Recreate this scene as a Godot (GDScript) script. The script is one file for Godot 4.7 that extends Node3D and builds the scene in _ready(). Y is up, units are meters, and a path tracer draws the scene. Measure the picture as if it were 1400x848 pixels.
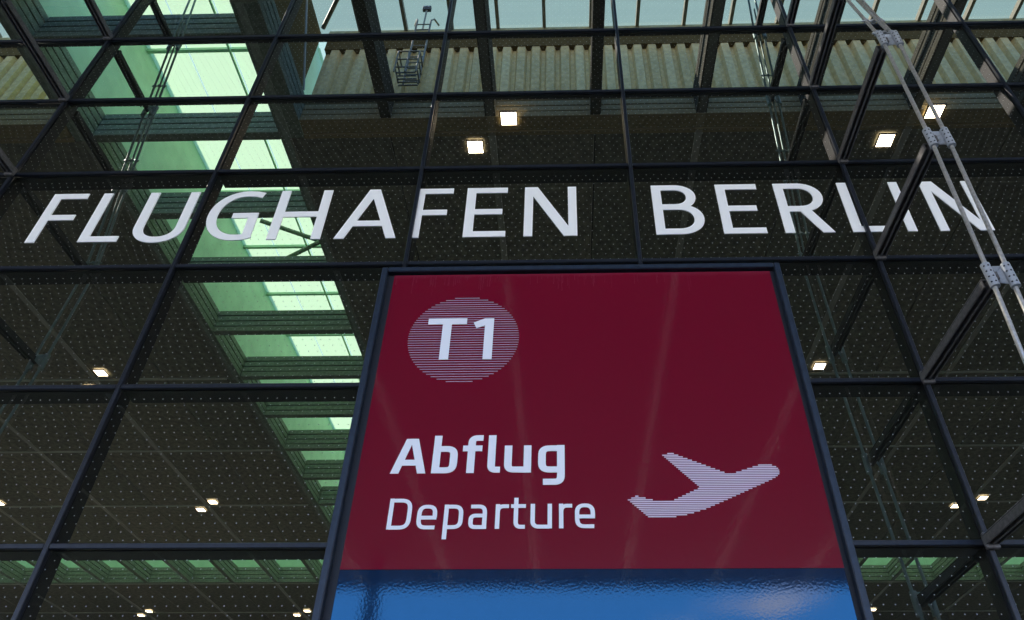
extends Node3D
# Airport terminal front seen from below: dotted glass facade with white lettering, a red departure pylon,
# the lit hall roof behind the glass. Eye height is 1.6; EY turns heights over the eye into heights over the ground.

const EY := 1.6
const PITCH_X := 3.08255          # facade bay
const FACADE_X0 := -8.2514        # mullion no. 0
const ROWS: Array[float] = [-0.95, 0.93, 2.805, 4.698, 6.606, 8.535, 10.411, 12.301, 14.2, 16.1, 18.0]
const ROOF := 15.0                # underside of the roof over the eye
const GLAZED := 19.0              # glazed roof over the eye
const BAY := 2.56                 # roof module across
const BAY_X := 0.81
const STEP := 5.33                # roof module in depth
const STEP_Z := -4.25
const GLASS_Z := -0.06
const SIGN_Z := 4.3

var M := {}
var used := {}
var rng := RandomNumberGenerator.new()

# ---------------------------------------------------------------- helpers
func numbered(called: String) -> String:
	if not used.has(called):
		used[called] = 0
		return called
	used[called] += 1
	return "%s_%03d" % [called, used[called]]

func tag(o: Node, label: String, category := "", group := "", kind := "") -> void:
	if label: o.set_meta("label", label)
	if category: o.set_meta("category", category)
	if group: o.set_meta("group", group)
	if kind: o.set_meta("kind", kind)

func thing(called: String, label: String, category: String, at := Vector3.ZERO, group := "") -> Node3D:
	var o := Node3D.new()
	o.name = numbered(called)
	add_child(o)
	o.position = at
	tag(o, label, category, group)
	return o

func struct(called: String, at := Vector3.ZERO) -> Node3D:
	var o := Node3D.new()
	o.name = numbered(called)
	add_child(o)
	o.position = at
	o.set_meta("kind", "structure")
	return o

func put(called: String, mesh: Mesh, mat: Material, parent: Node, at := Vector3.ZERO, basis := Basis()) -> MeshInstance3D:
	var o := MeshInstance3D.new()
	o.name = called
	o.mesh = mesh
	o.material_override = mat
	parent.add_child(o, true)
	o.transform = Transform3D(basis, at)
	return o

func start() -> SurfaceTool:
	var st := SurfaceTool.new()
	st.begin(Mesh.PRIMITIVE_TRIANGLES)
	return st

func tri(st: SurfaceTool, a: Vector3, b: Vector3, c: Vector3) -> void:
	var n := (c - a).cross(b - a).normalized()
	for p in [a, b, c]:
		st.set_normal(n)
		st.add_vertex(p)

func quad(st: SurfaceTool, a: Vector3, b: Vector3, c: Vector3, d: Vector3) -> void:
	tri(st, a, b, c)
	tri(st, a, c, d)

# a box with chamfered edges (bevel 0: plain)
func box(st: SurfaceTool, c: Vector3, s: Vector3, bevel := 0.0, rot := Basis()) -> void:
	var h := s / 2
	var b := minf(bevel, minf(h.x, minf(h.y, h.z)) * 0.9)
	var P := func(v: Vector3) -> Vector3: return c + rot * v
	for ax in 3:
		var u := (ax + 1) % 3
		var w := (ax + 2) % 3
		for sg in [1.0, -1.0]:
			var q: Array[Vector3] = []
			for k in [[1, 1], [1, -1], [-1, -1], [-1, 1]]:
				var v := Vector3.ZERO
				v[ax] = sg * h[ax]
				v[u] = k[0] * (h[u] - b)
				v[w] = k[1] * (h[w] - b)
				q.append(P.call(v))
			if sg > 0: quad(st, q[0], q[1], q[2], q[3])
			else: quad(st, q[3], q[2], q[1], q[0])
		if b > 0:
			for su in [1.0, -1.0]:
				for sw in [1.0, -1.0]:
					var e: Array[Vector3] = []
					for k in [[1, 0], [1, 1], [-1, 1], [-1, 0]]:
						var v := Vector3.ZERO
						v[ax] = k[0] * (h[ax] - b)
						v[u] = su * (h[u] - (b if k[1] == 1 else 0.0))
						v[w] = sw * (h[w] - (0.0 if k[1] == 1 else b))
						e.append(P.call(v))
					if su * sw > 0: quad(st, e[0], e[1], e[2], e[3])
					else: quad(st, e[3], e[2], e[1], e[0])
	if b > 0:
		for sx in [1.0, -1.0]:
			for sy in [1.0, -1.0]:
				for sz in [1.0, -1.0]:
					var a1: Vector3 = P.call(Vector3(sx * h.x, sy * (h.y - b), sz * (h.z - b)))
					var a2: Vector3 = P.call(Vector3(sx * (h.x - b), sy * h.y, sz * (h.z - b)))
					var a3: Vector3 = P.call(Vector3(sx * (h.x - b), sy * (h.y - b), sz * h.z))
					if sx * sy * sz > 0: tri(st, a1, a3, a2)
					else: tri(st, a1, a2, a3)

func box_mesh(s: Vector3, bevel := 0.0, c := Vector3.ZERO) -> ArrayMesh:
	var st := start()
	box(st, c, s, bevel)
	return st.commit()

# a round tube through points
func tube(st: SurfaceTool, pts: Array, r: float, sides := 10) -> void:
	var rings := []
	for i in pts.size():
		var d: Vector3 = (pts[mini(i + 1, pts.size() - 1)] - pts[maxi(i - 1, 0)]).normalized()
		var up := Vector3.UP if absf(d.y) < 0.9 else Vector3.RIGHT
		var x := d.cross(up).normalized()
		var y := d.cross(x).normalized()
		var ring := []
		for k in sides:
			var a := TAU * k / sides
			ring.append([pts[i] + (x * cos(a) + y * sin(a)) * r, x * cos(a) + y * sin(a)])
		rings.append(ring)
	for i in rings.size() - 1:
		for k in sides:
			var A = rings[i][k]; var B = rings[i][(k + 1) % sides]
			var C = rings[i + 1][(k + 1) % sides]; var D = rings[i + 1][k]
			for v in [A, C, B, A, D, C]:
				st.set_normal(v[1])
				st.add_vertex(v[0])
	for e in [0, rings.size() - 1]:
		var mid: Vector3 = pts[e]
		for k in sides:
			tri(st, mid, rings[e][k][0], rings[e][(k + 1) % sides][0])

# flat cut-out shapes on a plane z: a convex polygon with a little thickness
func plate(st: SurfaceTool, pts: Array, z: float, t: float) -> void:
	var n := pts.size()
	for i in range(1, n - 1):
		tri(st, Vector3(pts[0].x, pts[0].y, z), Vector3(pts[i].x, pts[i].y, z), Vector3(pts[i + 1].x, pts[i + 1].y, z))
	for i in n:
		var a: Vector2 = pts[i]
		var b: Vector2 = pts[(i + 1) % n]
		quad(st, Vector3(a.x, a.y, z), Vector3(b.x, b.y, z), Vector3(b.x, b.y, z - t), Vector3(a.x, a.y, z - t))

# a pen stroke along 2D points; upright runs are wv wide, level runs wh
func stroke(st: SurfaceTool, pts: Array, wv: float, wh: float, z: float, t: float) -> void:
	var l: Array[Vector2] = []
	var r: Array[Vector2] = []
	for i in pts.size():
		var d0: Vector2 = (pts[i] - pts[maxi(i - 1, 0)]).normalized()
		var d1: Vector2 = (pts[mini(i + 1, pts.size() - 1)] - pts[i]).normalized()
		if i == 0: d0 = d1
		if i == pts.size() - 1: d1 = d0
		var d := (d0 + d1).normalized()
		var n := Vector2(-d.y, d.x)
		var w := lerpf(wv, wh, d.x * d.x) / 2 / maxf(d.dot(d0), 0.5)
		l.append(pts[i] + n * w)
		r.append(pts[i] - n * w)
	for i in pts.size() - 1:
		var q := [l[i], l[i + 1], r[i + 1], r[i]]
		quad(st, Vector3(q[0].x, q[0].y, z), Vector3(q[1].x, q[1].y, z), Vector3(q[2].x, q[2].y, z), Vector3(q[3].x, q[3].y, z))
		for k in [[l[i], l[i + 1]], [r[i + 1], r[i]]]:
			quad(st, Vector3(k[0].x, k[0].y, z), Vector3(k[0].x, k[0].y, z - t), Vector3(k[1].x, k[1].y, z - t), Vector3(k[1].x, k[1].y, z))

# quarter turns with squarish corners for rounded letters; e > 2 is squarer than a circle
func corner(from: Vector2, to: Vector2, start_level: bool, e := 2.5, n := 9) -> Array:
	var out := []
	for i in n + 1:
		var a := PI / 2 * i / n
		var s := pow(sin(a), 2 / e)
		var c := 1.0 - pow(maxf(cos(a), 0.0), 2 / e)
		out.append(Vector2(lerpf(from.x, to.x, s), lerpf(from.y, to.y, c)) if start_level else Vector2(lerpf(from.x, to.x, c), lerpf(from.y, to.y, s)))
	return out

func noise_tex(size: int, freq: float, lo: Color, hi: Color, seed_: int, octaves := 4) -> NoiseTexture2D:
	var n := FastNoiseLite.new()
	n.seed = seed_
	n.frequency = freq
	n.fractal_octaves = octaves
	var t := NoiseTexture2D.new()
	t.width = size
	t.height = size
	t.seamless = true
	t.noise = n
	var g := Gradient.new()
	g.set_color(0, lo)
	g.set_color(1, hi)
	t.color_ramp = g
	return t

func mat(lin: Color, rough := 0.5, metal := 0.0, spec := 0.5) -> StandardMaterial3D:
	var m := StandardMaterial3D.new()
	m.albedo_color = lin.linear_to_srgb()
	m.roughness = rough
	m.metallic = metal
	m.metallic_specular = spec
	return m

func grain(m: StandardMaterial3D, scale: float, lo: float, seed_: int, freq := 0.02) -> StandardMaterial3D:
	m.albedo_texture = noise_tex(512, freq, Color(lo, lo, lo), Color.WHITE, seed_)
	m.uv1_triplanar = true
	m.uv1_world_triplanar = true
	m.uv1_scale = Vector3.ONE * scale
	return m

func pane_mat(dim: float, tint: Color) -> StandardMaterial3D:
	var m := mat(tint, 0.0)
	m.albedo_color.a = dim
	m.transparency = BaseMaterial3D.TRANSPARENCY_ALPHA
	m.cull_mode = BaseMaterial3D.CULL_DISABLED
	return m

# ---------------------------------------------------------------- the scene
func _ready() -> void:
	rng.seed = 7
	set_camera_and_light()
	make_materials()
	build_setting()
	build_roof()
	build_facade()
	build_trusses()
	build_lights()
	build_letters()
	build_sign()
	build_small_things()

func sky_at(d: Vector3, n: FastNoiseLite) -> Color:
	var up := clampf(d.y, 0.0, 1.0)
	var blue := Color(0.07, 0.42, 1.25).lerp(Color(0.24, 0.55, 1.0), smoothstep(0.2, 0.8, up))
	blue = blue.lerp(Color(1.10, 1.08, 1.05), smoothstep(0.23, 0.05, up))
	var veil := Color(0.30, 0.47, 0.48)
	var over := smoothstep(-0.35, 0.35, -d.z)
	var p := d / maxf(d.y + 0.25, 0.1)
	var c := n.get_noise_3d(p.x * 60, p.z * 60, 11.0) + 0.5 * n.get_noise_3d(p.x * 160, p.z * 160, 40.0)
	var col := blue.lerp(Color(1.05, 1.12, 1.25), smoothstep(0.18, 0.62, c) * 0.75 * (1 - over))
	var puff := Vector2((d.x / d.z - 0.275) / 0.085, (d.y - 0.293) / 0.017) if d.z > 0.1 else Vector2(9, 9)
	col = col.lerp(Color(0.85, 0.88, 1.05), 0.75 * smoothstep(1.0, 0.1, puff.length() - 1.1 * n.get_noise_3d(d.x * 260, d.y * 500, 3.0)))
	col = col.lerp(veil * (1.0 + 0.10 * c), over)
	if d.y < 0: col = Color(0.25, 0.25, 0.24)
	return col

func set_camera_and_light() -> void:
	var cam := Camera3D.new()
	cam.name = "camera"
	add_child(cam)
	cam.basis = Basis.from_euler(Vector3(deg_to_rad(39.479), deg_to_rad(1.598), deg_to_rad(0.391)))
	cam.position = Vector3(0, EY, 7)
	cam.keep_aspect = Camera3D.KEEP_HEIGHT
	var near := 0.05
	cam.set_frustum(848.0 / 1005.0 * near, Vector2(-50.0 / 1005.0 * near, 0), near, 600.0)
	cam.current = true

	var n := FastNoiseLite.new()
	n.seed = 5
	n.frequency = 0.02
	n.fractal_octaves = 5
	var w := 1280
	var h := 640
	var img := Image.create(w, h, false, Image.FORMAT_RGBF)
	for y in h:
		var el := PI * (0.5 - (y + 0.5) / h)
		for x in w:
			var az := TAU * (x + 0.5) / w
			img.set_pixel(x, y, sky_at(Vector3(sin(az) * cos(el), sin(el), -cos(az) * cos(el)), n))
	var ps := PanoramaSkyMaterial.new()
	ps.panorama = ImageTexture.create_from_image(img)
	ps.energy_multiplier = 1.0
	var sky := Sky.new()
	sky.sky_material = ps
	var env := Environment.new()
	env.background_mode = Environment.BG_SKY
	env.sky = sky
	env.tonemap_mode = Environment.TONE_MAPPER_LINEAR
	env.tonemap_exposure = 4.5
	env.sdfgi_enabled = true
	env.ssao_enabled = true
	env.ssil_enabled = true
	var we := WorldEnvironment.new()
	we.name = "world_environment"
	we.environment = env
	add_child(we)

	var sun := DirectionalLight3D.new()
	sun.name = "sun"
	sun.light_energy = 1.6
	sun.light_color = Color(1.0, 0.96, 0.9)
	sun.light_angular_distance = 0.5
	sun.shadow_enabled = true
	add_child(sun)
	sun.look_at_from_position(Vector3(-75, 72, -12), Vector3.ZERO)

func make_materials() -> void:
	M.cap = grain(mat(Color(0.016, 0.021, 0.033), 0.38, 0.0, 0.45), 0.9, 0.75, 3)
	M.inner = mat(Color(0.012, 0.013, 0.017), 0.5)
	M.pane = pane_mat(0.60, Color(0.009, 0.010, 0.008))
	M.pane.metallic_specular = 0.40
	M.roof_pane = pane_mat(0.42, Color(0.02, 0.035, 0.03))
	M.dots = mat(Color(0.22, 0.235, 0.23), 0.7)
	M.letter = mat(Color(0.92, 0.94, 0.97), 0.55)
	M.steel = grain(mat(Color(0.74, 0.72, 0.69), 0.3, 0.6), 2.0, 0.75, 8)
	M.clamp = grain(mat(Color(0.50, 0.54, 0.60), 0.45, 0.3), 3.0, 0.85, 9)
	M.hole = mat(Color(0.02, 0.02, 0.03), 0.6)
	M.strut = grain(mat(Color(0.15, 0.145, 0.15), 0.45, 0.2), 1.5, 0.7, 10)
	M.inner_rod = mat(Color(0.22, 0.32, 0.30), 0.4, 0.3)
	M.inner_strut = mat(Color(0.03, 0.036, 0.036), 0.5)
	M.soffit = grain(mat(Color(0.235, 0.225, 0.165), 0.75), 0.35, 0.72, 12)
	M.soffit_b = grain(mat(Color(0.215, 0.212, 0.155), 0.75), 0.35, 0.72, 13)
	M.soffit_c = grain(mat(Color(0.255, 0.240, 0.175), 0.75), 0.35, 0.72, 14)
	M.canopy = grain(mat(Color(0.038, 0.036, 0.028), 0.75), 0.35, 0.72, 26)
	M.canopy_b = grain(mat(Color(0.030, 0.030, 0.023), 0.75), 0.35, 0.72, 27)
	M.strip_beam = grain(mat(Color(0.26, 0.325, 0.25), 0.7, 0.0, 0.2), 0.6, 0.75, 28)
	M.ladder = mat(Color(0.20, 0.20, 0.15), 0.6)
	M.channel = mat(Color(0.27, 0.26, 0.20), 0.6)
	M.joint = mat(Color(0.02, 0.02, 0.018), 0.8)
	M.rail = mat(Color(0.40, 0.43, 0.35), 0.5)
	M.beam = grain(mat(Color(0.085, 0.085, 0.065), 0.7, 0.0, 0.2), 0.6, 0.75, 15)
	M.shell = mat(Color(0.05, 0.05, 0.05), 0.9)
	M.cream = grain(mat(Color(0.92, 0.74, 0.34), 0.8, 0.0, 0.15), 0.5, 0.82, 16)
	M.cream_b = grain(mat(Color(0.84, 0.66, 0.29), 0.8, 0.0, 0.15), 0.5, 0.8, 29)
	M.brown = grain(mat(Color(0.15, 0.11, 0.04), 0.85, 0.0, 0.15), 0.5, 0.8, 17)
	M.fascia = grain(mat(Color(0.34, 0.28, 0.15), 0.8, 0.0, 0.15), 0.7, 0.8, 18)
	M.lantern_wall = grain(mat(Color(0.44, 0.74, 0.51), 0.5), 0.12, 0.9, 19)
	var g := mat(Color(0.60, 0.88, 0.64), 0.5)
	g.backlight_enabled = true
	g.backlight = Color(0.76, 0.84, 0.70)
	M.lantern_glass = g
	M.bar = mat(Color(0.20, 0.19, 0.13), 0.5)
	M.red = mat(Color(0.180, 0.0034, 0.0185), 0.05, 0.0, 0.75)
	M.red.albedo_texture = drip_texture()
	M.red.albedo_color = Color.WHITE
	M.blue = grain(mat(Color(0.005, 0.020, 0.055), 0.05, 0.0, 0.60), 0.8, 0.9, 21)
	M.print = mat(Color(0.88, 0.84, 0.80), 0.45)
	M.hatch = mat(Color(0.78, 0.64, 0.70), 0.45)
	M.line = mat(Color(0.46, 0.37, 0.46), 0.45)
	for f in [M.red, M.blue]:
		f.normal_enabled = true
		var nn := noise_tex(512, 0.11, Color.BLACK, Color.WHITE, 31, 2)
		nn.as_normal_map = true
		nn.color_ramp = null
		nn.bump_strength = 3.0
		f.normal_texture = nn
		f.normal_scale = 0.009
		f.uv1_scale = Vector3(1.3, 1.3, 1.3) if f == M.blue else f.uv1_scale
	M.frame = grain(mat(Color(0.020, 0.030, 0.046), 0.45, 0.0, 0.45), 2.0, 0.75, 22)
	M.black = mat(Color(0.006, 0.006, 0.008), 0.6)
	M.paving = grain(mat(Color(0.46, 0.43, 0.38), 0.85), 0.15, 0.8, 23)
	M.floor = grain(mat(Color(0.48, 0.47, 0.44), 0.5), 0.15, 0.85, 24)
	M.wall = grain(mat(Color(0.16, 0.16, 0.14), 0.8), 0.2, 0.8, 25)
	M.column = mat(Color(0.10, 0.11, 0.12), 0.6)
	var glow := mat(Color(0.9, 0.88, 0.82), 0.5)
	glow.emission_enabled = true
	glow.emission = Color(1.0, 0.90, 0.74)
	glow.emission_energy_multiplier = 8.0
	M.glow = glow

# red lacquer with faint dried water runs under its upper edge
func drip_texture() -> ImageTexture:
	var w := 1024
	var h := 808
	var base := Color(0.180, 0.0034, 0.0185)
	var img := Image.create(w, h, false, Image.FORMAT_RGB8)
	img.fill(base.linear_to_srgb())
	var n := FastNoiseLite.new()
	n.seed = 77
	n.frequency = 0.006
	var mark := func(x: int, y: int, a: float) -> void:
		if x < 0 or y < 0 or x >= w or y >= h: return
		var c := img.get_pixel(x, y).srgb_to_linear().lerp(Color(0.34, 0.10, 0.13), a)
		img.set_pixel(x, y, c.linear_to_srgb())
	for y in 26:
		for x in w:
			var a := 0.13 * smoothstep(14.0 + 12.0 * n.get_noise_2d(x * 2.0, 5.0), 0.0, y)
			if a > 0.004: mark.call(x, y, a)
	for k in 90:
		var cl := [0.08, 0.14, 0.20, 0.25, 0.42, 0.47, 0.53, 0.70, 0.74][rng.randi() % 9] as float
		var x := (cl + rng.randfn(0.0, 0.03)) * w
		var l := int(rng.randf_range(6, 40) if k % 5 else rng.randf_range(30, 75))
		var a := rng.randf_range(0.05, 0.20)
		for y in l:
			x += rng.randf_range(-0.15, 0.15)
			var f := a * (0.5 + 0.7 * y / l)
			mark.call(int(x), y + 4, f)
			mark.call(int(x) + 1, y + 4, f * 0.6)
	for k in 60:
		var sx := rng.randi() % w
		var sy := rng.randi() % h
		mark.call(sx, sy, rng.randf_range(0.1, 0.3))
	return ImageTexture.create_from_image(img)

# ---------------------------------------------------------------- setting
func slab(called: String, a: Vector3, b: Vector3, m: Material, parent: Node) -> MeshInstance3D:
	return put(called, box_mesh((b - a).abs()), m, parent, (a + b) / 2)

func build_setting() -> void:
	var g := put("ground", box_mesh(Vector3(1200, 0.5, 600)), M.paving, self, Vector3(0, -0.25, 300.3))
	g.set_meta("kind", "structure")
	var f := slab("hall_floor", Vector3(-60, -0.5, -60), Vector3(60, 0.02, -0.2), M.floor, self)
	f.set_meta("kind", "structure")
	var t := EY + GLAZED + 1.0
	for w in [["wall_back", Vector3(-60, -0.5, -60.4), Vector3(60, t, -60)], ["wall_left", Vector3(-60.4, -0.5, -60.4), Vector3(-60, t, 0)], ["wall_right", Vector3(60, -0.5, -60.4), Vector3(60.4, t, 0)]]:
		slab(w[0], w[1], w[2], M.wall, self).set_meta("kind", "structure")
	# solid fronts beyond the glazed part
	slab("wall_front", Vector3(-60, -0.5, -0.4), Vector3(FACADE_X0 - 8 * PITCH_X, t, 0), M.wall, self).set_meta("kind", "structure")
	slab("wall_front_001", Vector3(FACADE_X0 + 12 * PITCH_X, -0.5, -0.4), Vector3(60, t, 0), M.wall, self).set_meta("kind", "structure")

	# the roof goes on outside, over the forecourt, beyond an open slot along the front
	var c := struct("canopy")
	var lo := EY + ROOF
	slab("canopy_slab", Vector3(-70, lo + 0.12, 0.6), Vector3(70, lo + 1.4, 45.2), M.shell, c)
	slab("canopy_edge", Vector3(-70, lo - 0.1, 45.2), Vector3(70, lo + 1.5, 45.5), M.fascia, c)
	slab("canopy_edge_001", Vector3(-70, lo - 0.1, 0.35), Vector3(70, lo + 1.5, 0.6), M.fascia, c)
	var p := box_mesh(Vector3(BAY * 2 - 0.06, 0.1, STEP - 0.06), 0.01)
	for i in range(-12, 13):
		for k in 8:
			put("canopy_panel", p, [M.canopy, M.canopy_b][absi(i * 5 + k * 3) % 2], c, Vector3(BAY_X + i * BAY * 2, lo + 0.05, 0.65 + STEP * (k + 0.5)))
		slab("canopy_channel", Vector3(BAY_X + (i + 0.5) * BAY * 2 - 0.09, lo - 0.04, 0.65), Vector3(BAY_X + (i + 0.5) * BAY * 2 + 0.09, lo - 0.003, 45.1), M.rail, c)
	for q in [["outer column, left of the sign", -30.6], ["inner column, left of the sign", -10.6], ["column right of the sign", 32.0]]:
		var col := thing("column", "slim dark column under the canopy edge, " + q[0], "column", Vector3(q[1], 0, 42.0), "slim columns under the canopy edge")
		var cy := CylinderMesh.new()
		cy.top_radius = 0.36
		cy.bottom_radius = 0.36
		cy.height = lo
		put("shaft", cy, M.column, col, Vector3(0, lo / 2, 0))
		put("base_plate", box_mesh(Vector3(1.1, 0.08, 1.1), 0.02), M.column, col, Vector3(0, 0.04, 0))

func zk(k: float) -> float: return STEP_Z - STEP * k

# lies along the x axis, side faces with sunk grooves
func beam_mesh(length: float, width: float, height := 0.92, along_z := false) -> ArrayMesh:
	var st := start()
	var layers := 4
	var each := height / layers
	for k in layers:
		var w := width if k == 0 else width - 0.02
		var hh := each - 0.035
		box(st, Vector3(0, k * each + hh / 2, 0), Vector3(w, hh, length) if along_z else Vector3(length, hh, w), 0.012)
		box(st, Vector3(0, (k + 1) * each - 0.0175, 0), Vector3(w - 0.10, 0.037, length - 0.001) if along_z else Vector3(length - 0.001, 0.037, w - 0.10))
	return st.commit()

func build_roof() -> void:
	var lo := EY + ROOF
	var top := EY + GLAZED
	# --- panelled ceiling: closed bays everywhere but the strip (cells -5, -4), the front row and the cross strip
	var ceil := struct("ceiling")
	var panel := box_mesh(Vector3(BAY - 0.035, 0.08, STEP - 0.10), 0.012)
	var tone := [M.soffit, M.soffit_b, M.soffit_c]
	for k in 9:
		if k == 5: continue
		for i in range(-16, 13):
			if i == -6 or i == -5:
				if k < 5: continue
			put("ceiling_panel", panel, tone[absi(i * 7 + k * 11 + (i * k) % 5) % 3], ceil, Vector3(BAY_X + (i + 1.5) * BAY, lo + 0.04, zk(k + 0.5)))
	# rails: light profiles across, sunk dark profiles every second bay in depth
	for k in range(1, 10):
		var spans := [[-41.0, -12.3], [-6.45, 34.0]] if k < 5 else [[-41.0, 34.0]]
		for s in spans:
			slab("ceiling_rail", Vector3(s[0], lo - 0.035, zk(k) - 0.045), Vector3(s[1], lo + 0.06, zk(k) + 0.045), M.rail, ceil)
	for i in range(-15, 13):
		var x := BAY_X + (i + 1) * BAY
		if i % 2 == 0 and not (i in [-6, -5, -4]):
			for seg in [[6, 9], [0, 5]]:
				slab("ceiling_channel", Vector3(x - 0.085, lo - 0.03, zk(seg[1])), Vector3(x + 0.085, lo + 0.05, zk(seg[0])), M.channel, ceil)
	# closed roof above the panels
	var deck := struct("roof_deck")
	for r in [[-60.0, -12.25, zk(0), zk(5)], [-6.5, 60.0, zk(0), zk(5)], [-60.0, 60.0, zk(6), -60.0]]:
		slab("roof_slab", Vector3(r[0], lo + 0.14, r[3]), Vector3(r[1], lo + 0.5, r[2]), M.shell, deck)

	# --- glazed roof over the gap between the facade and the ceiling: right of the strip and left of it
	for side in 2:
		var x0 := -6.45 if side == 0 else -40.0
		var x1 := 30.0 if side == 0 else -12.3
		var gr := thing("glass_roof", "glazed roof with dark beams over the slot behind the facade, %s" % ("right of the green skylight strip" if side == 0 else "left of the green skylight strip"), "glass roof", Vector3.ZERO, "glazed roof slots")
		var bm := beam_mesh(3.45, 0.26, 0.92, true)
		for i in range(-14, 12):
			var x := BAY_X + i * BAY
			if x < x0 + 0.5 or x > x1: continue
			put("roof_beam", bm, M.beam, gr, Vector3(x, lo, -2.05))
		var bar := box_mesh(Vector3(0.09, 0.16, 3.6))
		var gp := QuadMesh.new()
		gp.size = Vector2(BAY / 2 - 0.04, 3.9)
		gp.orientation = PlaneMesh.FACE_Y
		for i in range(-30, 24):
			var x := BAY_X + i * BAY / 2
			if x < x0 - 0.7 or x > x1: continue
			if x > x0: put("glazing_bar", bar, M.bar, gr, Vector3(x, top, -1.95))
			put("pane", gp, M.roof_pane, gr, Vector3(x + BAY / 4, top + 0.06, -2.15))
		put("edge_beam", beam_mesh(x1 - x0, 0.42), M.fascia, gr, Vector3((x0 + x1) / 2, lo, -3.99))
		slab("edge_lip", Vector3(x0, lo - 0.03, -4.32), Vector3(x1, lo + 0.1, -4.205), M.fascia, gr)

		# --- the cream corrugated wall behind it
		var wl := thing("attic_wall", "cream corrugated metal wall under the glazed roof, %s" % ("behind the dark roof beams right of the green strip" if side == 0 else "at the upper left edge"), "wall", Vector3.ZERO, "corrugated attic walls")
		slab("backing", Vector3(x0, lo + 0.93, -4.05), Vector3(x1, top + 0.05, -3.93), M.cream, wl)
		var st := start()
		var wb := 0.15; var wt := 0.10; var dp := 0.14; var y0 := lo + 0.94; var y1 := top - 0.86
		var prof := [Vector2(-wb, -3.93), Vector2(-wt, -3.93 + dp), Vector2(wt, -3.93 + dp), Vector2(wb, -3.93)]
		for i in 3:
			var a: Vector2 = prof[i]; var b: Vector2 = prof[i + 1]
			quad(st, Vector3(a.x, y1, a.y), Vector3(b.x, y1, b.y), Vector3(b.x, y0, b.y), Vector3(a.x, y0, a.y))
		quad(st, Vector3(-wb, y1, -3.93), Vector3(-wt, y1, -3.79), Vector3(wt, y1, -3.79), Vector3(wb, y1, -3.93))
		var rib: ArrayMesh = st.commit()
		var n := 0
		var x := x0 + 0.3
		while x < x1:
			if x > -26.0 and x < 16.0:
				put("wall_rib", rib, M.cream if rng.randf() < 0.6 else M.cream_b, wl, Vector3(x, 0, 0))
			x += 0.39
			n += 1
		slab("head_band", Vector3(x0, top - 0.855, -3.93), Vector3(x1, top - 0.42, -3.77), M.brown, wl)
		slab("coping", Vector3(x0, top - 0.415, -3.95), Vector3(x1, top - 0.02, -3.72), M.cream, wl)

	# --- end wall between the glazed slot and the green strip
	var ew := thing("end_wall", "brown end wall with rods between glazed roof slot and green skylight strip", "wall")
	slab("wall_panel", Vector3(-6.95, lo + 0.93, -3.9), Vector3(-6.75, top + 0.1, -0.2), M.brown, ew)
	var rod := start()
	tube(rod, [Vector3(-6.5, lo + 1.0, -3.6), Vector3(-6.5, top - 0.3, -1.9)], 0.03)
	tube(rod, [Vector3(-6.5, top - 0.3, -1.9), Vector3(-6.5, lo + 1.0, -0.4)], 0.03)
	put("bracing_rod", rod.commit(), M.rail, ew)
	var br := start()
	tube(br, [Vector3(-6.6, top - 0.05, -3.6), Vector3(-4.2, top - 0.05, -0.3)], 0.06)
	put("diagonal_brace", br.commit(), M.bar, ew)

	# --- green skylight strip running into the hall
	var ss := thing("skylight_strip", "long green lit skylight strip with cross beams running into the hall on the left", "skylight")
	var zend := zk(5)
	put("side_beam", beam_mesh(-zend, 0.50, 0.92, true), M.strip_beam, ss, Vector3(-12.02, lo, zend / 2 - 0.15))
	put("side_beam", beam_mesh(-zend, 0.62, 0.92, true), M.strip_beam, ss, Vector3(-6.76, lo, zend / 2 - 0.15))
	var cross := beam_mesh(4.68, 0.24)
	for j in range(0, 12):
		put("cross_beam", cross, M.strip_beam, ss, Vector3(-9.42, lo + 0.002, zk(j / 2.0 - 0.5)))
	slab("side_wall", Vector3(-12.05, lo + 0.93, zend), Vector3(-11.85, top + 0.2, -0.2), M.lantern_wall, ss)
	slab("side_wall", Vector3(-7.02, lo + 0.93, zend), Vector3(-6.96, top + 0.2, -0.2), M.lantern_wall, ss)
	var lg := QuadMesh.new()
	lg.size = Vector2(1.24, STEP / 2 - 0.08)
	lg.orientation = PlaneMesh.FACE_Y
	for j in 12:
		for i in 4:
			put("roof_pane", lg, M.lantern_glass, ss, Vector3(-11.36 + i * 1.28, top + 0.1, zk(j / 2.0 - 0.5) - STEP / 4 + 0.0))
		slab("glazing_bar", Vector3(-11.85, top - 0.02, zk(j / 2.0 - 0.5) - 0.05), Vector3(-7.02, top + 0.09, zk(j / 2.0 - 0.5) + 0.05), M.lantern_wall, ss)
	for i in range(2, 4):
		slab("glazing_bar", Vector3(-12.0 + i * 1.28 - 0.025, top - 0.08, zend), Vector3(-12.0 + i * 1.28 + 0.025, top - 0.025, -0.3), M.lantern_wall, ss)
	var xb := start()
	tube(xb, [Vector3(-10.6, top - 0.3, -10.6), Vector3(-7.1, top - 0.3, -12.6)], 0.08)
	tube(xb, [Vector3(-10.6, top - 0.47, -12.6), Vector3(-7.1, top - 0.47, -10.6)], 0.08)
	put("cross_brace", xb.commit(), M.strip_beam, ss)

	# --- the second strip, across the depth of the hall
	var cs := thing("skylight_strip", "green lit skylight strip across the far part of the hall ceiling, low behind the facade", "skylight")
	var za := zk(5); var zb := zk(6)
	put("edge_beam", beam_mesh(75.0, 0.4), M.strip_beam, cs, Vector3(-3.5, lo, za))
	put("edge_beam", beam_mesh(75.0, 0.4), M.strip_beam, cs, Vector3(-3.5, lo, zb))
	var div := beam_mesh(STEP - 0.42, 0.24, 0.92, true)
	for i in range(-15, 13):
		put("cross_beam", div, M.strip_beam, cs, Vector3(BAY_X + i * BAY, lo + 0.002, (za + zb) / 2))
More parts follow.
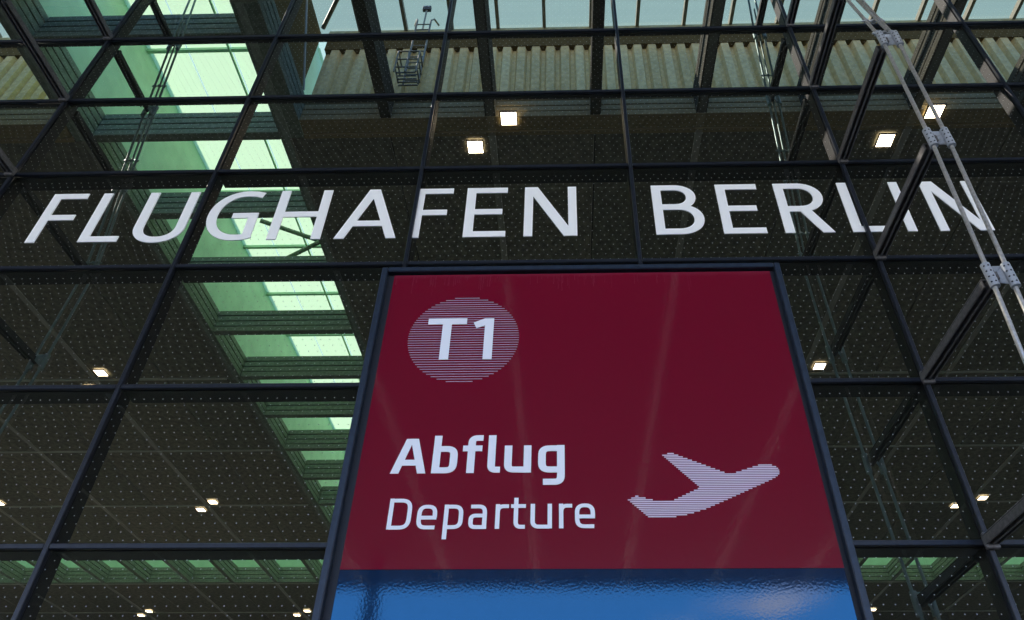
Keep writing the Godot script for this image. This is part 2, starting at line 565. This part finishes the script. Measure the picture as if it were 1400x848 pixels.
	slab("side_wall", Vector3(-41, lo + 0.93, zb - 0.1), Vector3(34, top + 0.2, zb + 0.1), M.lantern_wall, cs)
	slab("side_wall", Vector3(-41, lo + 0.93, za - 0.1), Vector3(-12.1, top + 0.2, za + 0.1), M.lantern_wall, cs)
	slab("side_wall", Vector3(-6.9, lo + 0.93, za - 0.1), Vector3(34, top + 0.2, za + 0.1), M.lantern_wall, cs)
	var cg := QuadMesh.new()
	cg.size = Vector2(BAY - 0.06, STEP - 0.1)
	cg.orientation = PlaneMesh.FACE_Y
	for i in range(-16, 13):
		put("roof_pane", cg, M.lantern_glass, cs, Vector3(BAY_X + (i + 0.5) * BAY, top + 0.1, (za + zb) / 2))

# ---------------------------------------------------------------- facade
func build_facade() -> void:
	var fa := thing("glass_facade", "tall glass curtain wall with dark mullions, transoms and a grid of white dots", "facade")
	var y0 := EY + ROWS[0] - 0.6
	var y1 := EY + GLAZED + 0.3
	var i0 := -8
	var i1 := 12
	var cap := start()
	box(cap, Vector3(0, 0, -0.026), Vector3(0.052, y1 - y0, 0.052), 0.007)
	var capm: ArrayMesh = cap.commit()
	var web := box_mesh(Vector3(0.058, y1 - y0, 0.20), 0.006)
	for i in range(i0, i1 + 1):
		var x := FACADE_X0 + i * PITCH_X
		var mu := put("mullion", capm, M.cap, fa, Vector3(x, (y0 + y1) / 2, 0))
		put("inner_web", web, M.inner, mu, Vector3(0, 0, -0.168))
	var w := PITCH_X - 0.057
	var tcap := box_mesh(Vector3(w, 0.056, 0.050), 0.007)
	var tweb := box_mesh(Vector3(w, 0.054, 0.26), 0.006)
	var tweb_slim := box_mesh(Vector3(w, 0.054, 0.07), 0.006)
	for r in ROWS.size():
		for i in range(i0, i1):
			var tr := put("transom", tcap, M.cap, fa, Vector3(FACADE_X0 + (i + 0.5) * PITCH_X, EY + ROWS[r], -0.0275))
			put("inner_web", tweb if r < 6 else tweb_slim, M.inner, tr, Vector3(0, 0, -0.1725 if r < 6 else -0.0775))
	for r in ROWS.size() - 1:
		var hh := ROWS[r + 1] - ROWS[r] - 0.058
		var q := QuadMesh.new()
		q.size = Vector2(w, hh)
		for i in range(i0, i1):
			put("pane", q, M.pane, fa, Vector3(FACADE_X0 + (i + 0.5) * PITCH_X, EY + (ROWS[r] + ROWS[r + 1]) / 2, GLASS_Z))
	# printed dots
	var dot := start()
	for k in 6:
		tri(dot, Vector3.ZERO, Vector3(cos(TAU * (k + 1) / 6), sin(TAU * (k + 1) / 6), 0) * 0.0068, Vector3(cos(TAU * k / 6), sin(TAU * k / 6), 0) * 0.0068)
	var places: Array[Transform3D] = []
	var py := 0.088
	var pxx := 0.1101
	for r in range(1, 8):
		var n := int(floor((ROWS[r + 1] - ROWS[r] - 0.10) / py))
		for i in range(-1, 6):
			for k in n:
				var y := EY + ROWS[r] + 0.075 + k * py
				var off := 0.055 + (pxx / 2 if k % 2 else 0.0)
				var c := int(floor((PITCH_X - 0.06 - off) / pxx)) + 1
				for j in c:
					places.append(Transform3D(Basis(), Vector3(FACADE_X0 + i * PITCH_X + off + j * pxx, y, GLASS_Z + 0.004)))
	var mm := MultiMesh.new()
	mm.transform_format = MultiMesh.TRANSFORM_3D
	mm.mesh = dot.commit()
	mm.instance_count = places.size()
	for k in places.size(): mm.set_instance_transform(k, places[k])
	var mi := MultiMeshInstance3D.new()
	mi.name = "printed_dots"
	mi.multimesh = mm
	mi.material_override = M.dots
	mi.set_meta("kind", "stuff")
	fa.add_child(mi, true)

# ---------------------------------------------------------------- tie rods held off the facade by struts
const TIPS: Array[float] = [0.85, 1.20, 1.55, 1.74, 1.88, 1.93, 1.62, 1.30, 1.0]   # reach of the struts in rows 0..8

func truss(label: String, x: float, dir: float, base: float, rods: Material, bars: Material, plates: Material, more := 0.0) -> Node3D:
	var tips := TIPS.map(func(q): return q + more)
	var t := thing("tie_rod_truss", label, "tie rods", Vector3(x, 0, 0), "rod trusses along the facade")
	var pts := [[], []]
	for s in 2:
		pts[s].append(Vector3(0.05, EY + ROWS[0] - 0.4, base + dir * 0.25))
	for r in range(0, 9):
		var y := EY + ROWS[r]
		var tip: float = base + dir * tips[r]
		for s in 2:
			pts[s].append(Vector3(-0.045 if s == 0 else 0.145, y, tip))
		# the strut: an upright web between two lips
		var st := start()
		var l: float = tips[r] - 0.12
		box(st, Vector3(0, y, base + dir * l / 2), Vector3(0.024, 0.10, l), 0.004)
		for k in [-1, 1]:
			box(st, Vector3(0.057 * k, y + 0.0, base + dir * l / 2), Vector3(0.018, 0.085, l), 0.005)
		box(st, Vector3(0, y + 0.052, base + dir * l / 2), Vector3(0.13, 0.016, l), 0.004)
		box(st, Vector3(0, y, base + dir * 0.03), Vector3(0.13, 0.16, 0.05), 0.008)
		var bar := put("strut", st.commit(), bars, t)
		# fork and plate to the two clamps
		var fk := start()
		box(fk, Vector3(0.02, y + 0.01, base + dir * (tips[r] - 0.08)), Vector3(0.05, 0.10, 0.16), 0.01)
		put("fork", fk.commit(), bars, bar)
		var pl := start()
		quad(pl, Vector3(0.0, y + 0.02, tip - dir * 0.10), Vector3(-0.02, y + 0.13, tip - dir * 0.01), Vector3(0.12, y + 0.13, tip - dir * 0.01), Vector3(0.12, y - 0.09, tip - dir * 0.012))
		quad(pl, Vector3(0.0, y + 0.02, tip - dir * 0.112), Vector3(-0.02, y + 0.13, tip - dir * 0.022), Vector3(0.12, y + 0.13, tip - dir * 0.022), Vector3(0.12, y - 0.09, tip - dir * 0.024))
		put("gusset_plate", pl.commit(), plates, bar)
		for s in 2:
			var cl := start()
			var cx := -0.045 if s == 0 else 0.145
			tube(cl, [Vector3(cx, y - 0.14, tip), Vector3(cx, y + 0.14, tip)], 0.043, 14)
			var c := put("clamp", cl.commit(), plates, t)
			var hl := start()
			for k in 4:
				for a in [dir * 0.0, 0.9, -0.9]:
					var n := Vector3(sin(a), 0, cos(a) * dir)
					tube(hl, [Vector3(cx, y - 0.10 + k * 0.066, tip) + n * 0.038, Vector3(cx, y - 0.10 + k * 0.066, tip) + n * 0.0445], 0.010, 6)
			put("bolt_hole", hl.commit(), M.hole, c)
	for s in 2:
		pts[s].append(Vector3(-0.045 if s == 0 else 0.145, EY + ROOF - 0.02, base + dir * 0.85) if dir > 0 else Vector3(0.05, EY + GLAZED - 0.2, base + dir * 0.3))
		var rd := start()
		tube(rd, pts[s], 0.0215, 12)
		put("rod", rd.commit(), rods, t)
	# a third, thinner rod and the spacers in the upper part
	var mid := start()
	tube(mid, [Vector3(0.05, EY + ROWS[5] + 0.16, base + dir * (tips[5] + 0.03)), Vector3(0.05, EY + ROWS[6], base + dir * (tips[6] + 0.02)), Vector3(0.05, EY + ROWS[7], base + dir * (tips[7] + 0.02)), Vector3(0.05, EY + ROWS[8], base + dir * tips[8]), Vector3(0.05, EY + ROOF - 0.02, base + dir * 0.86)], 0.017, 8)
	put("rod", mid.commit(), rods, t)
	for y in [ROWS[5] + 0.20, ROWS[5] + 0.62, ROWS[6] + 0.2, ROWS[6] + 0.62, ROWS[7] + 0.2, ROWS[7] + 0.7]:
		var r := 5 if y < ROWS[6] else (6 if y < ROWS[7] else 7)
		var f := (float(y) - ROWS[r]) / (ROWS[r + 1] - ROWS[r])
		var z: float = base + dir * lerpf(tips[r], tips[r + 1], f)
		var sp := start()
		tube(sp, [Vector3(-0.10, EY + y, z), Vector3(0.20, EY + y, z)], 0.014, 8)
		for cx in [-0.045, 0.05, 0.145]:
			tube(sp, [Vector3(cx, EY + y - 0.02, z), Vector3(cx, EY + y + 0.02, z)], 0.032, 8)
		put("spacer", sp.commit(), plates, t)
	return t

func build_trusses() -> void:
	var xa := FACADE_X0
	var xe := FACADE_X0 + 4 * PITCH_X
	truss("steel tie rods with pale clamps on dark struts before the glass at right", xe, 1.0, 0.0, M.steel, M.strut, M.clamp)
	truss("steel tie rods on dark struts before the glass at upper left edge", xa, 1.0, 0.0, M.steel, M.strut, M.clamp, 0.22)
	truss("greenish pair of tie rods on struts behind the glass, right of the red sign", xe, -1.0, -0.275, M.inner_rod, M.inner_strut, M.inner_rod)
	truss("greenish pair of tie rods on struts behind the glass, at left across the green skylights", xa, -1.0, -0.275, M.inner_rod, M.inner_strut, M.inner_rod)

# ---------------------------------------------------------------- ceiling lights
func build_lights() -> void:
	var lo := EY + ROOF
	var rim := start()
	for k in [-1, 1]:
		box(rim, Vector3(k * 0.20, 0, 0), Vector3(0.03, 0.05, 0.43), 0.004)
		box(rim, Vector3(0, 0, k * 0.20), Vector3(0.37, 0.05, 0.03), 0.004)
	var rimm: ArrayMesh = rim.commit()
	var dif := box_mesh(Vector3(0.366, 0.02, 0.366))
	var rows := [["row beside the glazed slot", zk(0) + 0.03], ["second row", zk(2) + 0.08], ["third row", zk(4) + 0.05], ["row beyond far skylights", zk(7) + 0.0]]
	var cols := [["far left", -27.35], ["left", -17.11], ["centre", -1.75], ["right", 8.49], ["far right", 18.73]]
	for r in rows.size():
		for c in cols.size():
			if r == 0 and (c < 2 or c == 4): continue
			if (r == 1 or r == 2) and c == 2: continue
			for s in [1, -1]:
				var t := thing("ceiling_light", "square ceiling light, %s column, %s, %s of its pair" % [cols[c][0], rows[r][0], "right" if s > 0 else "left"], "ceiling light", Vector3(cols[c][1] + s * 0.45, lo - 0.05, rows[r][1] + s * (0.62 if r == 1 and s < 0 else 0.42)), "square ceiling lights")
				put("rim", rimm, M.joint, t)
				put("diffuser", dif, M.glow, t, Vector3(0, 0, 0))
				var l := SpotLight3D.new()
				l.name = "lamp"
				l.light_color = Color(1.0, 0.9, 0.74)
				l.light_energy = 0.15 if r == 0 else 1.5
				l.spot_range = 40
				l.spot_attenuation = 2.0
				l.spot_angle = 70
				l.light_size = 0.18
				l.shadow_enabled = true
				t.add_child(l)
				l.position = Vector3(0, -0.04, 0)
				l.rotation.x = -PI / 2

# ---------------------------------------------------------------- facade lettering
func build_letters() -> void:
	var t := thing("facade_lettering", "large white capital letters reading FLUGHAFEN BERLIN across the glass facade", "lettering", Vector3(0, EY, 0))
	t.scale = Vector3(0.9925, 0.9925, 1)
	var z := -0.042
	var th := 0.014
	var b := 7.16
	var c := 8.16
	var hb := 0.107
	var V := func(x: float, y: float) -> Vector2: return Vector2(x, y)
	var R := func(st: SurfaceTool, x0: float, x1: float, y0: float, y1: float, lift := 0.0) -> void:
		plate(st, [Vector2(x0, y0), Vector2(x1, y0), Vector2(x1, y1), Vector2(x0, y1)], z + lift, th)
	var done := func(st: SurfaceTool, ch: String) -> void:
		var o := put("letter", st.commit(), M.letter, t)
		o.set_meta("label", "white capital letter " + ch)
	for f in [[-7.48, -6.96, -6.985], [-2.125, -1.585, -1.645]]:
		var s := start()
		R.call(s, f[0], f[0] + 0.132, b, c)
		R.call(s, f[0] + 0.132, f[1], c - hb, c)
		R.call(s, f[0] + 0.132, f[2], 7.605, 7.605 + hb)
		done.call(s, "F")
	for l in [[-6.74, -6.19], [3.925, 4.405]]:
		var s := start()
		R.call(s, l[0], l[0] + 0.135, b, c)
		R.call(s, l[0] + 0.135, l[1], b, b + hb)
		done.call(s, "L")
	for e in [[-1.385, -0.80, -0.86], [2.185, 2.77, 2.71]]:
		var s := start()
		R.call(s, e[0], e[0] + 0.132, b, c)
		R.call(s, e[0] + 0.132, e[1], c - hb, c)
		R.call(s, e[0] + 0.132, e[2], 7.605, 7.605 + hb)
		R.call(s, e[0] + 0.132, e[1], b, b + hb)
		done.call(s, "E")
	for n in [[-0.55, 0.19], [5.095, 5.815]]:
		var s := start()
		R.call(s, n[0], n[0] + 0.122, b, c)
		R.call(s, n[1] - 0.122, n[1], b, c)
		plate(s, [V.call(n[0] + 0.02, c), V.call(n[0] + 0.185, c), V.call(n[1] - 0.02, b), V.call(n[1] - 0.185, b)], z + 0.0006, th)
		done.call(s, "N")
	var s2 := start()                                    # U
	var up := [V.call(-5.972, c), V.call(-5.972, 7.45)] + corner(V.call(-5.972, 7.45), V.call(-5.675, b + 0.028), false, 2.15, 12).slice(1) + corner(V.call(-5.675, b + 0.028), V.call(-5.378, 7.45), true, 2.15, 12).slice(1) + [V.call(-5.378, c)]
	stroke(s2, up, 0.138, 0.112, z, th)
	done.call(s2, "U")
	s2 = start()                                         # G
	var gp := corner(V.call(-4.35, 8.075), V.call(-4.60, 8.11), false, 2.0, 4)
	gp = [V.call(-4.345, 8.068), V.call(-4.45, 8.098), V.call(-4.56, 8.108)] + corner(V.call(-4.56, 8.108), V.call(-4.985, 7.66), true, 2.1, 14).slice(1) + corner(V.call(-4.985, 7.66), V.call(-4.57, 7.21), false, 2.1, 14).slice(1) + [V.call(-4.48, 7.214), V.call(-4.396, 7.235), V.call(-4.34, 7.26)]
	stroke(s2, gp, 0.14, 0.108, z, th)
	R.call(s2, -4.462, -4.332, 7.215, 7.70, 0.0006)
	R.call(s2, -4.70, -4.462, 7.597, 7.70, 0.0)
	done.call(s2, "G")
	s2 = start()                                         # H
	R.call(s2, -4.10, -3.966, b, c)
	R.call(s2, -3.485, -3.352, b, c)
	R.call(s2, -3.966, -3.485, 7.607, 7.714)
	done.call(s2, "H")
	s2 = start()                                         # A
	plate(s2, [V.call(-3.165, b), V.call(-3.03, b), V.call(-2.665, c), V.call(-2.81, c)], z, th)
	plate(s2, [V.call(-2.445, b), V.call(-2.305, b), V.call(-2.655, c), V.call(-2.80, c)], z + 0.0006, th)
	R.call(s2, -2.985, -2.49, 7.40, 7.507, 0.0012)
	done.call(s2, "A")
	s2 = start()                                         # B
	R.call(s2, 1.265, 1.397, b, c)
	stroke(s2, [V.call(1.35, 8.106), V.call(1.58, 8.106)] + corner(V.call(1.58, 8.106), V.call(1.815, 7.915), true, 2.1, 10).slice(1) + corner(V.call(1.815, 7.915), V.call(1.58, 7.705), false, 2.1, 10).slice(1) + [V.call(1.35, 7.705)], 0.135, 0.107, z + 0.0006, th)
	stroke(s2, [V.call(1.35, 7.70), V.call(1.62, 7.70)] + corner(V.call(1.62, 7.70), V.call(1.885, 7.462), true, 2.1, 10).slice(1) + corner(V.call(1.885, 7.462), V.call(1.60, 7.214), false, 2.1, 10).slice(1) + [V.call(1.35, 7.214)], 0.138, 0.107, z + 0.0012, th)
	done.call(s2, "B")
	s2 = start()                                         # R
	R.call(s2, 3.015, 3.147, b, c)
	stroke(s2, [V.call(3.10, 8.106), V.call(3.34, 8.106)] + corner(V.call(3.34, 8.106), V.call(3.60, 7.875), true, 2.1, 10).slice(1) + corner(V.call(3.60, 7.875), V.call(3.32, 7.632), false, 2.1, 10).slice(1) + [V.call(3.10, 7.632)], 0.138, 0.107, z + 0.0006, th)
	plate(s2, [V.call(3.525, b), V.call(3.685, b), V.call(3.435, 7.64), V.call(3.29, 7.60)], z + 0.0012, th)
	done.call(s2, "R")
	s2 = start()
	R.call(s2, 4.66, 4.787, b, c)
	done.call(s2, "I")

# ---------------------------------------------------------------- the red departure pylon
func glyphs(list: Array, w: float, wl: float, z: float) -> ArrayMesh:
	var st := start()
	for k in list.size():
		stroke(st, list[k], w, wl, z + 0.0003 * k, 0.002)
	return st.commit()

func build_sign() -> void:
	var t := thing("departure_sign", "dark framed pylon sign, red above and blue below, reading T1 Abflug Departure", "sign", Vector3(0, EY, SIGN_Z))
	var x0 := -0.905; var x1 := 1.062; var y1 := 2.492; var y0 := -1.45
	var bw := 0.029
	var depth := 0.22
	var zf := 0.028                     # the frame stands this proud of the faces
	put("case", box_mesh(Vector3(x1 - x0 - 0.01, y1 - y0 - 0.01, depth), 0.01), M.black, t, Vector3((x0 + x1) / 2, (y0 + y1) / 2, -depth / 2 - 0.006))
	for f in [[x0, x0 + bw, y0, y1], [x1 - bw, x1, y0, y1], [x0 + bw + 0.001, x1 - bw - 0.001, y1 - bw, y1], [x0 + bw + 0.001, x1 - bw - 0.001, y0, y0 + bw]]:
		put("frame_bar", box_mesh(Vector3(f[1] - f[0], f[3] - f[2], depth + zf), 0.004), M.frame, t, Vector3((f[0] + f[1]) / 2, (f[2] + f[3]) / 2, zf - (depth + zf) / 2))
	var rx0 := -0.843; var rx1 := 1.012
	var face := QuadMesh.new()
	face.size = Vector2(rx1 - rx0, 2.455 - 0.9855)
	put("red_panel", face, M.red, t, Vector3((rx0 + rx1) / 2, (2.455 + 0.9855) / 2, 0.004))
	put("blue_panel", box_mesh(Vector3(rx1 - rx0, 0.9845 + 1.41, 0.008), 0.001), M.blue, t, Vector3((rx0 + rx1) / 2, (0.9845 - 1.41) / 2, 0.0))
	put("plinth", box_mesh(Vector3(x1 - x0 + 0.2, 0.16, depth + 0.3), 0.01), M.frame, t, Vector3((x0 + x1) / 2, -EY + 0.079, -depth / 2))
	var z := 0.0065
	# the round badge of fine lines
	var bd := start()
	var cy := 2.058; var cx := -0.468
	var rows := 37
	for k in rows:
		var f := (k + 0.5) / rows * 2.0 - 1.0
		var hw := 0.257 * sqrt(1.0 - f * f)
		var y := cy + f * 0.248
		plate(bd, [Vector2(cx - hw, y - 0.0014), Vector2(cx + hw, y - 0.0014), Vector2(cx + hw, y + 0.0014), Vector2(cx - hw, y + 0.0014)], z, 0.002)
	put("badge", bd.commit(), M.line, t)
	var st := start()
	plate(st, [Vector2(-0.640, 2.137), Vector2(-0.458, 2.137), Vector2(-0.458, 2.172), Vector2(-0.640, 2.172)], z + 0.003, 0.003)
	plate(st, [Vector2(-0.570, 1.934), Vector2(-0.528, 1.934), Vector2(-0.528, 2.138), Vector2(-0.570, 2.138)], z + 0.0033, 0.003)
	plate(st, [Vector2(-0.372, 1.934), Vector2(-0.331, 1.934), Vector2(-0.331, 2.170), Vector2(-0.372, 2.170)], z + 0.003, 0.003)
	plate(st, [Vector2(-0.426, 2.146), Vector2(-0.411, 2.113), Vector2(-0.365, 2.132), Vector2(-0.365, 2.170), Vector2(-0.374, 2.170)], z + 0.0033, 0.003)
	put("terminal_number", st.commit(), M.print, t)
	# Abflug
	var e := 3.0
	var v := func(x: float, y: float) -> Vector2: return Vector2(x, y)
	var bowl := func(xs: float, xo: float, yt: float, yb: float, r: float) -> Array:
		var sx := signf(xo - xs)
		return [v.call(xs, yt), v.call(xo - sx * r, yt)] + corner(v.call(xo - sx * r, yt), v.call(xo, yt - r), true, e).slice(1) + corner(v.call(xo, yb + r), v.call(xo - sx * r, yb), false, e) + [v.call(xs, yb)]
	var ab := start()
	plate(ab, [v.call(-0.712, 1.373), v.call(-0.678, 1.373), v.call(-0.630, 1.531), v.call(-0.662, 1.531)], z, 0.002)
	plate(ab, [v.call(-0.602, 1.373), v.call(-0.568, 1.373), v.call(-0.612, 1.531), v.call(-0.645, 1.531)], z + 0.0003, 0.002)
	plate(ab, [v.call(-0.676, 1.408), v.call(-0.600, 1.408), v.call(-0.606, 1.434), v.call(-0.668, 1.434)], z + 0.0006, 0.002)
	ab.append_from(glyphs([
		[v.call(-0.530, 1.373), v.call(-0.530, 1.545)], bowl.call(-0.535, -0.459, 1.483, 1.386, 0.036),
		[v.call(-0.388, 1.373), v.call(-0.388, 1.505)] + corner(v.call(-0.388, 1.505), v.call(-0.358, 1.533), false, e).slice(1) + [v.call(-0.342, 1.533)],
		[v.call(-0.424, 1.4845), v.call(-0.344, 1.4845)],
		[v.call(-0.304, 1.545), v.call(-0.304, 1.412)] + corner(v.call(-0.304, 1.412), v.call(-0.280, 1.387), false, e).slice(1) + [v.call(-0.267, 1.387)],
		[v.call(-0.236, 1.496), v.call(-0.236, 1.416)] + corner(v.call(-0.236, 1.416), v.call(-0.206, 1.387), false, e).slice(1) + [v.call(-0.160, 1.387)],
		[v.call(-0.157, 1.496), v.call(-0.157, 1.373)],
		bowl.call(-0.018, -0.098, 1.482, 1.386, 0.036),
		[v.call(-0.021, 1.496), v.call(-0.021, 1.366)] + corner(v.call(-0.021, 1.366), v.call(-0.052, 1.332), false, e).slice(1) + [v.call(-0.093, 1.332)],
	], 0.031, 0.026, z), 0, Transform3D())
	put("lettering", ab.commit(), M.print, t)
	# Departure
	var eb := func(x: float) -> Array: return [v.call(x + 0.010, 1.185), v.call(x + 0.0768, 1.185)]
	var ee := func(x: float) -> Array:
		return [v.call(x + 0.0690, 1.186), v.call(x + 0.0690, 1.200)] + corner(v.call(x + 0.0690, 1.200), v.call(x + 0.039, 1.2305), false, 2.6).slice(1) + corner(v.call(x + 0.039, 1.2305), v.call(x + 0.0085, 1.198), true, 2.6).slice(1) + [v.call(x + 0.0085, 1.178)] + corner(v.call(x + 0.0085, 1.178), v.call(x + 0.040, 1.1455), false, 2.8).slice(1) + [v.call(x + 0.073, 1.1455)]
	var rr := func(x: float) -> Array:
		return [v.call(x, 1.205)] + corner(v.call(x, 1.205), v.call(x + 0.024, 1.2295), false, 2.4).slice(1) + [v.call(x + 0.043, 1.2295)]
	var dp := glyphs([
		bowl.call(-0.684, -0.611, 1.2565, 1.1455, 0.042), [v.call(-0.6845, 1.138), v.call(-0.6845, 1.2645)],
		ee.call(-0.580), eb.call(-0.580),
		[v.call(-0.467, 1.098), v.call(-0.467, 1.238)], bowl.call(-0.467, -0.409, 1.2295, 1.146, 0.034),
		[v.call(-0.372, 1.2295), v.call(-0.342, 1.2295)] + corner(v.call(-0.342, 1.2295), v.call(-0.317, 1.203), true, 2.6).slice(1) + [v.call(-0.317, 1.138)],
		bowl.call(-0.317, -0.370, 1.192, 1.1455, 0.022),
		[v.call(-0.267, 1.138), v.call(-0.267, 1.238)], rr.call(-0.267),
		[v.call(-0.196, 1.264), v.call(-0.196, 1.168)] + corner(v.call(-0.196, 1.168), v.call(-0.175, 1.1455), false, 2.6).slice(1) + [v.call(-0.160, 1.1455)], [v.call(-0.216, 1.2295), v.call(-0.158, 1.2295)],
		[v.call(-0.131, 1.238), v.call(-0.131, 1.172)] + corner(v.call(-0.131, 1.172), v.call(-0.105, 1.1455), false, 2.6).slice(1) + [v.call(-0.066, 1.1455)], [v.call(-0.065, 1.238), v.call(-0.065, 1.138)],
		[v.call(-0.021, 1.138), v.call(-0.021, 1.238)], rr.call(-0.021),
		ee.call(0.032), eb.call(0.032),
	], 0.0168, 0.0150, z)
	put("lettering", dp, M.print, t)
	# the rising aeroplane, hatched with level lines
	var pl := [Vector2(0.391, 1.448), Vector2(0.428, 1.460), Vector2(0.644, 1.365), Vector2(0.670, 1.367), Vector2(0.777, 1.403), Vector2(0.812, 1.405), Vector2(0.838, 1.398), Vector2(0.851, 1.382), Vector2(0.850, 1.364), Vector2(0.836, 1.350), Vector2(0.808, 1.335), Vector2(0.614, 1.248), Vector2(0.540, 1.216), Vector2(0.471, 1.194), Vector2(0.400, 1.181), Vector2(0.318, 1.180), Vector2(0.239, 1.255), Vector2(0.274, 1.272), Vector2(0.345, 1.252), Vector2(0.414, 1.251), Vector2(0.527, 1.305)]
	var pg := start()
	var lines := 36
	for k in lines:
		var y := lerpf(1.181, 1.459, (k + 0.5) / lines)
		var xs: Array[float] = []
		for i in pl.size():
			var a: Vector2 = pl[i]; var b: Vector2 = pl[(i + 1) % pl.size()]
			if (a.y <= y) != (b.y <= y): xs.append(a.x + (y - a.y) / (b.y - a.y) * (b.x - a.x))
		xs.sort()
		for i in range(0, xs.size() - 1, 2):
			plate(pg, [Vector2(xs[i], y - 0.0021), Vector2(xs[i + 1], y - 0.0021), Vector2(xs[i + 1], y + 0.0021), Vector2(xs[i], y + 0.0021)], z, 0.002)
	put("aeroplane_symbol", pg.commit(), M.hatch, t)

# ---------------------------------------------------------------- small things
func build_small_things() -> void:
	var z := -3.55
	var l := thing("wall_ladder", "grey steel ladder with a small cage platform on the cream corrugated wall", "ladder", Vector3(-3.80, EY, z))
	for s in [-1, 1]:
		var st := start()
		tube(st, [Vector3(0.19 * s, 16.1, 0), Vector3(0.19 * s, 19.15, 0), Vector3(0.24 * s, 19.4, -0.1), Vector3(0.34 * s, 19.42, -0.3)], 0.028, 8)
		put("rail", st.commit(), M.ladder, l)
	var rung := start()
	tube(rung, [Vector3(-0.19, 0, 0), Vector3(0.19, 0, 0)], 0.018, 6)
	var rm: ArrayMesh = rung.commit()
	for k in 11:
		put("rung", rm, M.ladder, l, Vector3(0, 16.25 + k * 0.27, 0))
	var cg := start()
	for y in [16.15, 16.5, 16.85]:
		tube(cg, [Vector3(-0.32, y, 0.0), Vector3(-0.32, y, 0.45), Vector3(0.22, y, 0.45), Vector3(0.22, y, 0.0)], 0.025, 6)
	for p in [Vector2(-0.32, 0.45), Vector2(-0.05, 0.45), Vector2(0.22, 0.45)]:
		tube(cg, [Vector3(p.x, 15.95, p.y), Vector3(p.x, 16.86, p.y)], 0.022, 6)
	put("cage", cg.commit(), M.bar, l)
	for k in 5:
		put("platform_slat", box_mesh(Vector3(0.50, 0.03, 0.035), 0.004), M.ladder, l, Vector3(-0.05, 16.0, 0.03 + k * 0.09))
	var c := thing("roof_floodlight", "tiny twin floodlight on a short post above the glazed roof", "floodlight", Vector3(-3.90, EY + 19.1, -3.85))
	put("post", box_mesh(Vector3(0.04, 1.2, 0.04)), M.bar, c, Vector3(0, 0.6, 0))
	put("housing", box_mesh(Vector3(0.24, 0.20, 0.1), 0.01), M.hole, c, Vector3(0, 1.25, 0))
	for s in [-1, 1]:
		put("lamp_glass", box_mesh(Vector3(0.08, 0.08, 0.02), 0.005), M.dots, c, Vector3(0.055 * s, 1.27, 0.056))
